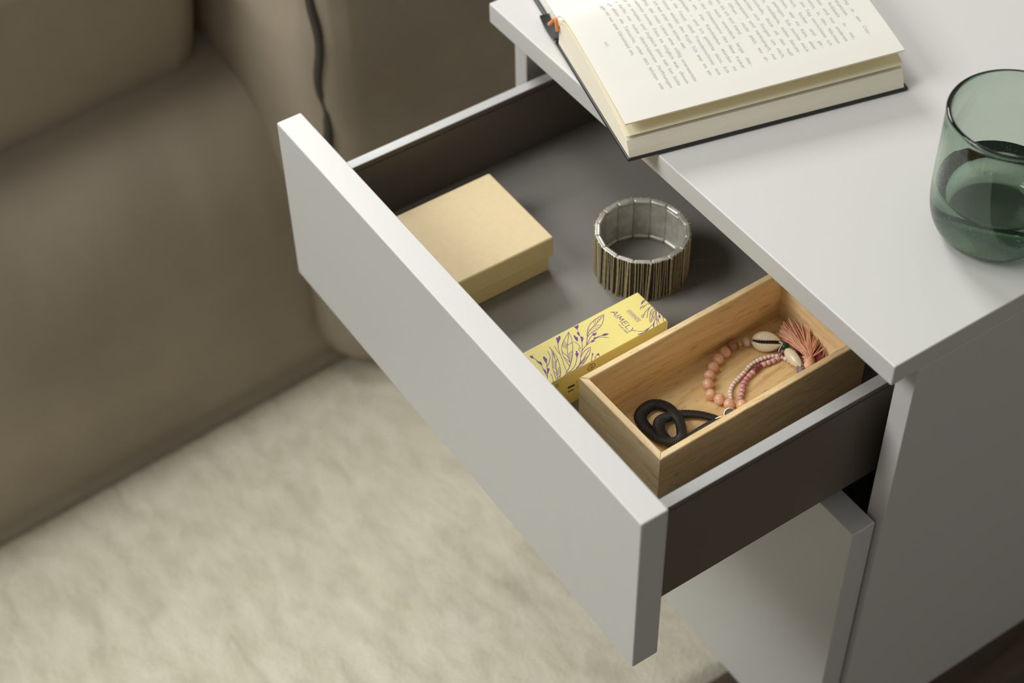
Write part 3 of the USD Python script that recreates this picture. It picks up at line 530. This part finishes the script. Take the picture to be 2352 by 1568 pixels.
def cowrie(a, b, wid, hgt, z, roll, name):
    a, b = mm_(a, z), mm_(b, z); c = (a + b) / 2; d = (b - a); ln = np.linalg.norm(d) / 2; d /= np.linalg.norm(d)
    s = trimesh.creation.icosphere(5, 1.0); v = s.vertices
    x, y, w = v[:, 0], v[:, 1], v[:, 2]
    taper = 1 - 0.13 * x - 0.10 * x * x
    slit = 0.55 * x * x * 0.25 - 0.05 + 0.10 * np.sin(x * 2.2)
    P = np.stack([x, y * taper, np.where(w > 0, w * 0.55, w) * (1 - 0.08 * x)], 1)
    top = w > 0
    gap = np.abs(y - slit * 0.8)
    tooth = 0.018 * (np.sin(x * 34) > 0)
    width = (0.055 + 0.045 * np.clip(x, 0, 1) ** 2 + tooth) * (np.abs(x) < 0.90)
    deep = top & (gap < width + 0.06)
    P[:, 2] -= np.where(top, 0.30 * np.exp(-(gap / 0.13) ** 2) * (np.abs(x) < 0.95), 0)
    P[:, 2] += np.where(top, 0.012 * np.sin(x * 34) * np.exp(-((gap - 0.22) / 0.13) ** 2), 0)
    P = P * np.array([ln, wid, hgt])
    # axes: d along, side, up (rolled)
    up = np.array([0, 0, 1.0]); side = np.cross(up, d); side /= np.linalg.norm(side)
    ca, sa = math.cos(roll), math.sin(roll)
    e2 = ca * side + sa * up; e3 = -sa * side + ca * up
    Q = c + P[:, :1] * d + P[:, 1:2] * e2 + P[:, 2:3] * e3
    sh = obj(name, trimesh.Trimesh(Q, s.faces, process=False), shell_m, bb, smooth=True)
    # the toothed slit: a dark band in the groove
    xs = np.linspace(-0.9, 0.93, 120)
    sl = 0.55 * xs * xs * 0.25 - 0.05 + 0.10 * np.sin(xs * 2.2)
    hw = (0.035 + 0.075 * np.clip(xs, 0, 1) ** 2) * np.sqrt(np.clip(1 - xs ** 2, 0, 1)) * 3.4 + 0.06 * (np.sin(xs * 36) > 0) * (1 - xs ** 2)
    V, F = [], []
    for k, (xx, ss, h_) in enumerate(zip(xs, sl, hw)):
        for sg in (-1, -0.33, 0.33, 1):
            yy = ss * 0.8 + sg * h_
            tz = math.sqrt(max(0, 1 - xx * xx - yy * yy)) * 0.55 * (1 - 0.08 * xx) - 0.30 * math.exp(-((yy - ss * 0.8) / 0.13) ** 2) + 0.035
            q = np.array([xx, yy * (1 - 0.13 * xx - 0.10 * xx * xx), tz]) * np.array([ln, wid, hgt])
            V.append(c + q[0] * d + q[1] * e2 + q[2] * e3)
    for k in range(len(xs) - 1):
        for q in range(3):
            i0 = k * 4 + q; F += [[i0, i0 + 4, i0 + 5], [i0, i0 + 5, i0 + 1]]
    obj('slit', trimesh.Trimesh(V, F, process=False), shell_dark, sh, smooth=True)
cowrie(J_cowrie[0], J_cowrie[1], 0.0068, 0.0056, IZ + 0.0062, math.radians(42), 'cowrie_shell')
cowrie(J_cowrie2[0], J_cowrie2[1], 0.0042, 0.0040, IZ + 0.0058, math.radians(-115), 'cowrie_shell')
obj('green_bead', orient(tm(hullbox(-0.0021, 0.0021, -0.0021, 0.0021, -0.0023, 0.0023, 0.0019, 24)), (0.6, 0.8, 0), mm_(J_green, IZ + 0.0052)), greenm, bb, smooth=True)
ring = tube([(0.0019 * math.cos(a), 0.0019 * math.sin(a), 0) for a in np.linspace(0, 2 * math.pi, 32, endpoint=False)], 0.0005, 8, closed=True, up=(0.01, 0.02, 1))
d2 = np.array([J_cap[0] - J_cowrie2[0][0], J_cap[1] - J_cowrie2[0][1], 0])
obj('silver_ring', orient(ring, d2, mm_(J_cap, IZ + 0.0056)), silv, bb, smooth=True)
obj('grey_mauve_bead', orient(tm(m3.Manifold.cylinder(0.006, 0.0033, 0.0033, 32, True)), (0.5, -0.35, -0.5), mm_(J_capbead, IZ + 0.0042)), greymauve, bb)
obj('white_cord', tube(smoothpath([(0.3150, 0.2075, IZ + 0.0085), (0.3185, 0.2072, IZ + 0.0095), (0.3205, 0.2052, IZ + 0.0085), (0.3208, 0.2040, IZ + 0.0065)], 24), 0.00035, 6), cordm, bb, smooth=True)
obj('white_cord', tube(smoothpath([(0.2955, 0.2040, IZ + 0.0075), (0.2980, 0.2050, IZ + 0.0075), (0.2985, 0.2030, IZ + 0.0055), (0.2992, 0.2012, IZ + 0.0030)], 24), 0.00028, 6), cordm, bb, smooth=True)

def strand(pts, r, name, m, alt=None):
    P = np.array([[p[0] / 1000, p[1] / 1000] for p in pts])
    # smooth the traced centre line a little
    for _ in range(2): P[1:-1] = 0.25 * P[:-2] + 0.5 * P[1:-1] + 0.25 * P[2:]
    s = np.sum(np.linalg.norm(np.diff(P, axis=0), axis=1)); n = max(3, int(round(s / (r * 1.78))))
    Q = smoothpath(P, n)
    tg = np.gradient(Q, axis=0)
    for k, (q, t) in enumerate(zip(Q, tg)):
        f = rr.uniform(0.93, 1.06)
        b = lathe([(0.25 * r, -0.82 * r), (0.62 * r, -0.84 * r), (0.90 * r, -0.52 * r), (1.0 * r, 0), (0.90 * r, 0.52 * r), (0.62 * r, 0.84 * r), (0.25 * r, 0.82 * r), (0.25 * r, -0.82 * r)], 18)
        b.vertices *= f
        mt = alt[k] if alt and k in alt else m
        obj(name, orient(b, (t[0], t[1], rr.uniform(-0.1, 0.1) * np.linalg.norm(t)), (q[0], q[1], IZ + r * 1.08)), mt, bb, smooth=True)
strand(J_white, 0.0015, 'pearl_white_bead', pearl)
strand([(300.5, 204.0), (301.5, 201.2)] + J_pink, 0.0019, 'pink_bead', rose, {0: mauve, 1: mauve, 6: magenta, 7: magenta})
for p, r in ((J_mag[0], 0.0034), (J_mag[1], 0.0030), ((311.0, 216.5), 0.0027), ((305.5, 211.0), 0.0025)):
    obj('magenta_bead', ball(r, mm_(p, IZ + r), 3), magenta, bb, smooth=True)

# tassel: bound head and loose threads
kn = mm_(J_knot, IZ + 0.0088); nk = mm_(J_neck, IZ + 0.0088)
tas = obj('tassel', orient(tm(m3.Manifold.sphere(0.0030, 32).scale((1, 1, 1.15)) + m3.Manifold.cylinder(0.0030, 0.0026, 0.0026, 32).translate((0, 0, 0.0016))), nk - kn, kn), peach, bb)
ends = np.array([[p[0] / 1000, p[1] / 1000] for p in J_tass[:14]])
rt = np.random.default_rng(4)
th = []
order = smoothpath(ends, 60)
for k in range(230):
    u_ = rt.uniform(0, 59); e = order[int(u_)] + rt.normal(0, 0.0007, 2)
    ez = IZ + abs(rt.normal(0.0055, 0.0028)) + 0.0008
    d = (nk - kn) / np.linalg.norm(nk - kn); st = nk + np.array([rt.normal(0, 0.0011), rt.normal(0, 0.0011), rt.normal(0, 0.0009)])
    end = np.array([e[0], e[1], ez]); m1 = st + d * 0.003 + (end - st) * 0.06; m2 = 0.45 * st + 0.55 * end + d * 0.0012 + np.array([0, 0, 0.0018]) + rt.normal(0, 0.0005, 3)
    th.append(tube(smoothpath([st - d * 0.001, m1, m2, end], 12), 0.00024, 5))
for k, (a, b) in enumerate((((317.3, 226.0), (321.8, 222.2)), ((314.0, 227.0), (320.5, 221.0)), ((318.0, 224.5), (320.8, 218.8)), ((312.0, 226.0), (319.8, 224.0)))):
    st = nk + rt.normal(0, 0.0008, 3)
    th.append(tube(smoothpath([st, 0.5 * st + 0.5 * mm_(a, IZ + 0.008), mm_(a, IZ + 0.0085), mm_(b, IZ + 0.003)], 16), 0.00026, 5))
put(obj('tassel_threads', cat(th), peach, tas, smooth=True), kind='stuff')
hk = [(0.3222, 0.2040, IZ + 0.0058), (0.3238, 0.2030, IZ + 0.0050), (0.3252, 0.2038, IZ + 0.0062), (0.3250, 0.2062, IZ + 0.0088)]
obj('wire_loop', tube(smoothpath(hk, 20), 0.00032, 6), silv, bb, smooth=True)

# black earring: two interlocked wrapped loops under a round stone
def wrapped(pts, z, rad, wig, per=0.00092, flat=0.66, lift=None):
    P = np.array([[p[0] / 1000, p[1] / 1000] for p in pts]); 
    ln = np.sum(np.linalg.norm(np.diff(np.vstack([P, P[:1]]), axis=0), axis=1)); n = int(ln / per) * 8
    Q = smoothpath(P, n, closed=True)
    k = np.arange(n)
    zz = np.full(n, z)
    if lift: zz = zz + sum(h * np.exp(-(np.minimum(np.linalg.norm(Q - np.array(c) / 1000, axis=1), 1) / w) ** 2) for c, h, w in lift)
    r = rad(k / n) * (1 + wig * np.abs(np.sin(np.pi * k / 8)) + 0.02 * np.sin(k * 0.37))
    return tube(np.c_[Q, zz], r, 18, closed=True, flat=flat)
er = thing('drop_earring', 'black thread-wrapped drop earring of two interlocking loops with a grey stone stud', 'earring', (0.307, 0.105, IZ))
obj('wrapped_loop', wrapped(J_loop1, IZ + 0.0029, lambda t: 0.0033 + 0.0004 * np.cos(2 * np.pi * (t - 0.05)), 0.15, lift=[((312.0, 109.0), 0.0034, 0.0075), ((321.0, 97.0), 0.0034, 0.007)]), black_thread, er, smooth=True)
obj('wrapped_loop', wrapped(J_loop2, IZ + 0.0029, lambda t: 0.0029 - 0.0005 * np.cos(2 * np.pi * t), 0.15, lift=[((305.0, 96.0), 0.0034, 0.007)]), black_thread, er, smooth=True)
def stud(parent, p, z, r, stone_m, tilt):
    c = mm_(p, z); ax = np.array(tilt)
    obj('stone', orient(lathe([(0, 0.0011), (r - 0.0006, 0.0010), (r - 0.0004, -0.0006), (0, -0.0006)], 48), ax, c), stone_m, parent)
    obj('bezel', orient(lathe([(r - 0.0007, -0.0007), (r, -0.0007), (r, 0.0012), (r - 0.0005, 0.0013), (r - 0.0007, 0.0010), (r - 0.0007, -0.0007)], 48), ax, c), gold, parent)
stud(er, J_stud, IZ + 0.0075, 0.0041, slate, (0.35, -0.35, 0.85))
obj('gold_hook', tube(smoothpath([(0.3218, 0.1300, IZ + 0.0045), (0.3232, 0.1325, IZ + 0.0062), (0.3248, 0.1350, IZ + 0.0068)], 14), 0.0006, 8), gold, er, smooth=True)
er2 = thing('stud_earring', 'dark round gold-rimmed stud half hidden by the near wall of the wooden tray', 'earring', (0.331, 0.190, IZ))
stud(er2, (331.5, 190.0), IZ + 0.0072, 0.0044, shell_dark, (0.35, -0.35, 0.85))
obj('back_post', tube([(0.3311, 0.1904, IZ + 0.0066), (0.3296, 0.1919, IZ + 0.0004)], 0.0004, 8), gold, er2)

# ------------------------------------------------------------------ book
paper = plain('white_paper', (0.84, 0.84, 0.80), 0.7)
page_mat = mat('page_paper', {'p': ('principled_bsdf', dict(base_color=(0.88, 0.88, 0.865), roughness=0.75, specular_ior_level=0.2)), 't': ('translucent_bsdf', dict(color=(0.95, 0.83, 0.42))), 'm': ('mix_closure', dict(fac=0.27))},
               [('p.BSDF', 'm.closure1'), ('t.BSDF', 'm.closure2')], surface='m.closure')
leaf_filtered = plain('inner_leaf_filtered_light', (0.88, 0.81, 0.58), 0.75)  # yellow of light filtered through the top page, put into the leaf colour
left_pages = plain('left_page_paper', (0.80, 0.785, 0.70), 0.75)  # left pages, toned duller and creamier than the right page
edge_paper = mat('page_edges', {'g': ('geometry', {}), 'm': ('mapping', dict(scale=(1, 1, 900))), 'n': ('noise_texture', dict(scale=3.0, detail=3)), 'r': ('rgb_ramp', {'ramp': [(0.3, (0.85, 0.785, 0.62)), (0.7, (0.90, 0.855, 0.73))]}), 'b': ('bump', dict(strength=0.3, distance=0.0002)), 'p': ('principled_bsdf', dict(roughness=0.8))},
    [('g.position', 'm.vector'), ('m.vector', 'n.vector'), ('n.fac', 'r.fac'), ('r.color', 'p.base_color'), ('n.fac', 'b.height'), ('b.normal', 'p.normal')])
cover_m = plain('charcoal_cover_cloth', (0.020, 0.021, 0.020), 0.40)
orange = plain('orange_headband', (0.75, 0.26, 0.07), 0.55)
ink = plain('grey_print_ink', (0.36, 0.355, 0.33), 0.7)
BO = np.array([0.1874, 0.1562]); BU = np.array([0.2435, 0.9699]); BV = np.array([-0.9699, 0.2435])
def bw(v, u, z): return np.stack([BO[0] + BU[0] * u + BV[0] * v, BO[1] + BU[1] * u + BV[1] * v, np.broadcast_to(z, np.shape(v)) * 1.0], -1)
UL = 0.1990
def lift(u, z): return z + 0.0032 * np.clip(u / UL, 0, 1) * np.clip((z - 0.026) / 0.018, 0, 1.2)
def bar(poly, u0, u1, n=24, wave=0.0):
    """a strip of the book: closed outline in (v, z) mm swept along the spine direction"""
    p = np.array(poly) / 1000; k = len(p); us = np.linspace(u0, u1, n); V, F = [], []
    for u in us:
        V.append(bw(p[:, 0], np.full(k, u), lift(u, p[:, 1])))
    V = np.vstack(V)
    for i in range(n - 1):
        for j in range(k):
            l = (j + 1) % k; F += [[i * k + j, i * k + l, (i + 1) * k + l], [i * k + j, (i + 1) * k + l, (i + 1) * k + j]]
    tv, tf = trimesh.creation.triangulate_polygon(Polygon(p), engine='earcut')
    idx = np.array([np.argmin(np.linalg.norm(p - q, axis=1)) for q in tv[:, :2]]); tf = idx[tf]
    m = trimesh.Trimesh(V, np.vstack([np.array(F), tf, tf[:, ::-1] + (n - 1) * k]), process=False)
    m.fix_normals(); return m
TOPC = [(9, 44.9), (26, 46.7), (44, 48.0), (60, 49.3), (75, 50.3), (95, 51.3), (110, 51.5), (117, 51.1), (122, 49.8), (126, 47.6), (129.5, 44.6)]
def dense(pts, n): return smoothpath(pts, n)
def band(top, bottom): return [tuple(q) for q in np.vstack([dense(top, 40), dense(bottom, 40)[::-1]])]
bk = thing('open_book', 'open hardcover book with printed white pages lying on the cabinet top', 'book', (0.12, 0.27, TZ))
cz0, cz1 = TZ + 0.0001, TZ + 0.0026
def board(v0, v1, u0, u1):
    m = tm(m3.Manifold.batch_hull([m3.Manifold.sphere(0.0011, 10).translate((v, u, z)) for v in (v0, v1) for u in (u0, u1) for z in (cz0 + 0.0011, cz1 - 0.0011)]))
    q = m.vertices.copy(); m.vertices = bw(q[:, 0], q[:, 1], q[:, 2]); m.fix_normals(); return m
cv = put(obj('cover', board(0.0011, 0.1305, 0.0011, 0.2010), cover_m, bk), 'charcoal hardback cover')
sp = dense([(130, 24.2), (133, 23.2), (139, 22.0), (145, 21.7), (151, 22.0), (156, 23.2), (158.5, 24.2)], 30)
sp2 = sp + np.array([0, 1.4])
obj('spine', bar([tuple(q) for q in np.vstack([sp, sp2[::-1]])], -0.001, 0.203, 6), cover_m, cv)
left_b = board(0.1585, 0.2890, 0.0045, 0.2045)
obj('cover_board', left_b, cover_m, cv)
blk_top = [(6.7, 32.8), (20, 36.3), (40, 40.6), (80, 45.0), (105, 45.6), (118, 44.0), (126, 40.0)]
obj('page_block', bar([(1.2, 22.8)] + [(3.4, 28.0)] + [tuple(q) for q in dense(blk_top, 36)] + [(127, 30), (128, 22.8)], 0.0015, UL), edge_paper, bk, smooth=25)
lf_top = [(7.4, 35.7), (20, 39.2), (40, 43.2), (80, 47.0), (105, 47.6), (118, 46.2), (127.5, 42.0)]
lf_bot = [(7.5, 35.3), (20, 38.6), (40, 42.4), (80, 46.0), (105, 46.4), (118, 44.8), (127, 40.5)]
obj('page', bar(band(lf_top, lf_bot), 0.0015, UL + 0.0005), leaf_filtered, bk, smooth=25)
tp_bot = [(p[0] + (0.15 if i == 0 else 0), p[1] - (1.15 if i < 10 else 1.5)) for i, p in enumerate(TOPC)]
top_page = obj('page', bar(band(TOPC, tp_bot), 0.0012, UL + 0.0006), page_mat, bk, smooth=25)
lt = [(129.8, 41.5), (131.5, 37.4), (136, 34.2), (146, 32.6), (165, 32.0), (200, 31.4), (240, 30.4), (281, 29.0)]
obj('page_block', bar([tuple(q) for q in dense(lt, 50)] + [(286, 22.9), (159, 22.9), (147, 26), (136, 29)], 0.0062, UL + 0.003), left_pages, bk, smooth=25)
hb = smoothpath([(141.0, 30.4), (136, 35.6), (131.0, 41.6), (129.0, 42.4), (127.3, 40.4), (125.2, 35.6)], 30) / 1000
put(obj('headband', tube(bw(hb[:, 0], np.full(30, -0.0004), hb[:, 1]), 0.00135, 10, up=(BU[0], BU[1], 0.0)), orange, bk, smooth=True), 'orange headband at the spine end')
# printed lines, last line of the page first; they run towards the fore edge and end on its margin
LINES = ['jagte mir nur eine Gänsehaut ein.', 'Doch allein die Tatsache, unter den letzten vier', 'Ich durfte mir keine übertriebenen Hoffnungen', 'Preis zu erhalten und zugleich ganz nah bei Sofie',
 'bald nehmen konnte. Dass es möglich war, diesen', 'Weg ging, der mein Leben eine völlig unerwartete', 'Ich war unter den letzten vier.', 'Ich hob immer wieder den Kopf. Ich war im en-',
 'Ich ballte die Faust, stieß Freudenschreie aus', 'waren eingeladen – und ich gehörte dazu. Ich', 'lud sie alle ein. Vier Kandidaten wurden zu', 'einem Treffen des Direktoriums des New Yorker', 'Hauses, die für mich unendlich lange dau-', 'erten, bis ich dort stand.',
 'ihn nicht gleich öffnen – nicht jetzt, wo al-', 'les in mir war angespannt und verkrampft, nur', 'meine Freunde machten sich Sorgen um mich,', 'ich ging ins Fitnessstudio, doch all das half', 'nicht viel zu nehmen, meditierte, nahm Beruhi-', 'gung, es wollte nicht gelingen. Ich suchte mich', 'die Dinge so zu nehmen, wie es kam, aber',
 'auch ich bemühte mich, locker und ge-', 'lassen zu sein im Schlaf, am Tag verrichtete ich', 'alles wie immer und ruhelos, in den Nächten', 'log ich dann auch mir selber und vor anderen', 'aber es blieb dieses Kribbeln in mir,', 'konnte ich nicht, sie zu vergessen.', 'gab ich dann die Bewerbung in ein Cou-']
SHORT = {0: 0.0365, 6: 0.030, 13: 0.030, 26: 0.022}
tc = np.array(TOPC) / 1000; tcd = smoothpath(tc, 400)
def ztop(v): return np.interp(v, tcd[:, 0], tcd[:, 1])
pm = []
def lay(m, v_end, u0, width=None, end=True):
    s = (m.bounds[1][0])
    q = m.vertices; vv = v_end + (s - q[:, 0]); uu = u0 + q[:, 1]
    m.vertices = bw(vv, uu, lift(uu, ztop(vv)) + 0.00007); return m
for k, ltxt in enumerate(LINES):
    u0 = 0.0296 + 0.005715 * k - 0.0007
    full = k not in SHORT
    room = 0.0985 if full else None
    wm = [letters(w_, 0.0024) for w_ in ltxt.split()]; sq = 1.08
    tot = sum(w_.bounds[1][0] - w_.bounds[0][0] for w_ in wm); gap = 0.0019
    if full:
        sq = min(sq, (room - 0.0008 * (len(wm) - 1)) / tot); gap = (room - tot * sq) / (len(wm) - 1)
        if gap > 0.0029: sq *= min(1.12, (room - 0.0027 * (len(wm) - 1)) / (tot * sq)); gap = (room - tot * sq) / (len(wm) - 1)
    x_ = 0.0; done = []
    for w_ in wm:
        wd = (w_.bounds[1][0] - w_.bounds[0][0]) * sq
        w_.vertices[:, 0] = (w_.vertices[:, 0] - w_.bounds[0][0]) * sq + x_; x_ += wd + gap; done.append(w_)
    m = cat(done)
    pm.append(lay(m, 0.0288 + SHORT.get(k, 0), u0))
pn = letters('161', 0.0019); pn.vertices[:, 0] *= 1.0; pm.append(lay(pn, 0.0795, 0.0166))
obj('printed_text', cat(pm), ink, top_page, smooth=False)

# ------------------------------------------------------------------ drinking glass with water
glass_m = mat('smoky_green_glass', {'s': ('glass_bsdf', dict(color=(0.90, 0.925, 0.895), roughness=0.0, IOR=1.5)), 'a': ('absorption_volume', dict(color=(0.42, 0.60, 0.49), density=170.0))}, surface='s.BSDF', volume='a.volume')
water_m = mat('clear_water', {'s': ('glass_bsdf', dict(color=(0.98, 1, 0.99), roughness=0.0, IOR=1.33))}, surface='s.BSDF')
bub_m = plain('air_bubble', (0.85, 0.90, 0.86), 0.08, specular_ior_level=1.0)
GX, GY = 0.3644, 0.3008
g0 = TZ + 0.0001
gl = thing('drinking_glass', 'smoky green rounded tumbler half filled with water on the cabinet top', 'glass', (GX, GY, TZ))
outer = [(0.0, 0.0006), (0.020, 0.0004), (0.0262, 0.0), (0.0295, 0.0016), (0.0335, 0.0056), (0.0368, 0.0115), (0.0388, 0.0185), (0.0398, 0.027), (0.0402, 0.040), (0.0403, 0.060), (0.0404, 0.080), (0.0405, 0.0905)]
rim = [(0.0408, 0.0917), (0.0403, 0.0929), (0.0393, 0.0934), (0.0382, 0.0929), (0.0376, 0.0916), (0.0377, 0.0900)]
inner = [(0.0380, 0.080), (0.0381, 0.060), (0.0381, 0.040), (0.0377, 0.028), (0.0366, 0.0185), (0.0342, 0.0115), (0.0295, 0.0068), (0.020, 0.0046), (0.0, 0.0040)]
od = smoothpath(outer, 60); idn = smoothpath(inner, 60)
body = lathe(np.vstack([od, rim, idn]), 128); body.apply_translation([GX, GY, g0])
obj('glass_body', body, glass_m, gl, smooth=True)
WZ = 0.0392
win = [tuple(q) for q in idn if q[1] < WZ]
wp = [(0.0, WZ)] + [(0.0368, WZ), (0.0378, WZ + 0.0004)] + [(q[0] + (0.00015 if q[0] > 0.001 else 0), q[1] - 0.00015) for q in win]
wat = lathe(wp, 128); wat.apply_translation([GX, GY, g0])
water = obj('water', wat, water_m, smooth=40)
put(water, 'clear sparkling water filling the lower half of the green tumbler', 'water')
rb = np.random.default_rng(8)
bs = []
for k in range(420):
    t = rb.choice([rb.uniform(0.0, 0.15), rb.uniform(0.12, 1.0)]); z = 0.0075 + t * (WZ - 0.009)
    a = rb.uniform(0, 2 * math.pi); rad = np.interp(z, idn[::-1, 1], idn[::-1, 0]) - 0.0004
    r = rb.uniform(0.00014, 0.00028); s = trimesh.creation.icosphere(1, r); s.apply_translation([GX + rad * math.cos(a), GY + rad * math.sin(a), g0 + z]); bs.append(s)
for k in range(160):
    a = rb.uniform(0, 2 * math.pi); rad = 0.0375 * math.sqrt(rb.uniform(0.3, 1)); s = trimesh.creation.icosphere(1, rb.uniform(0.0001, 0.0002)); s.apply_translation([GX + rad * math.cos(a), GY + rad * math.sin(a), g0 + WZ - 0.0001]); bs.append(s)
b_ = obj('bubbles', cat(bs), bub_m, water, smooth=True)
put(b_, kind='stuff')
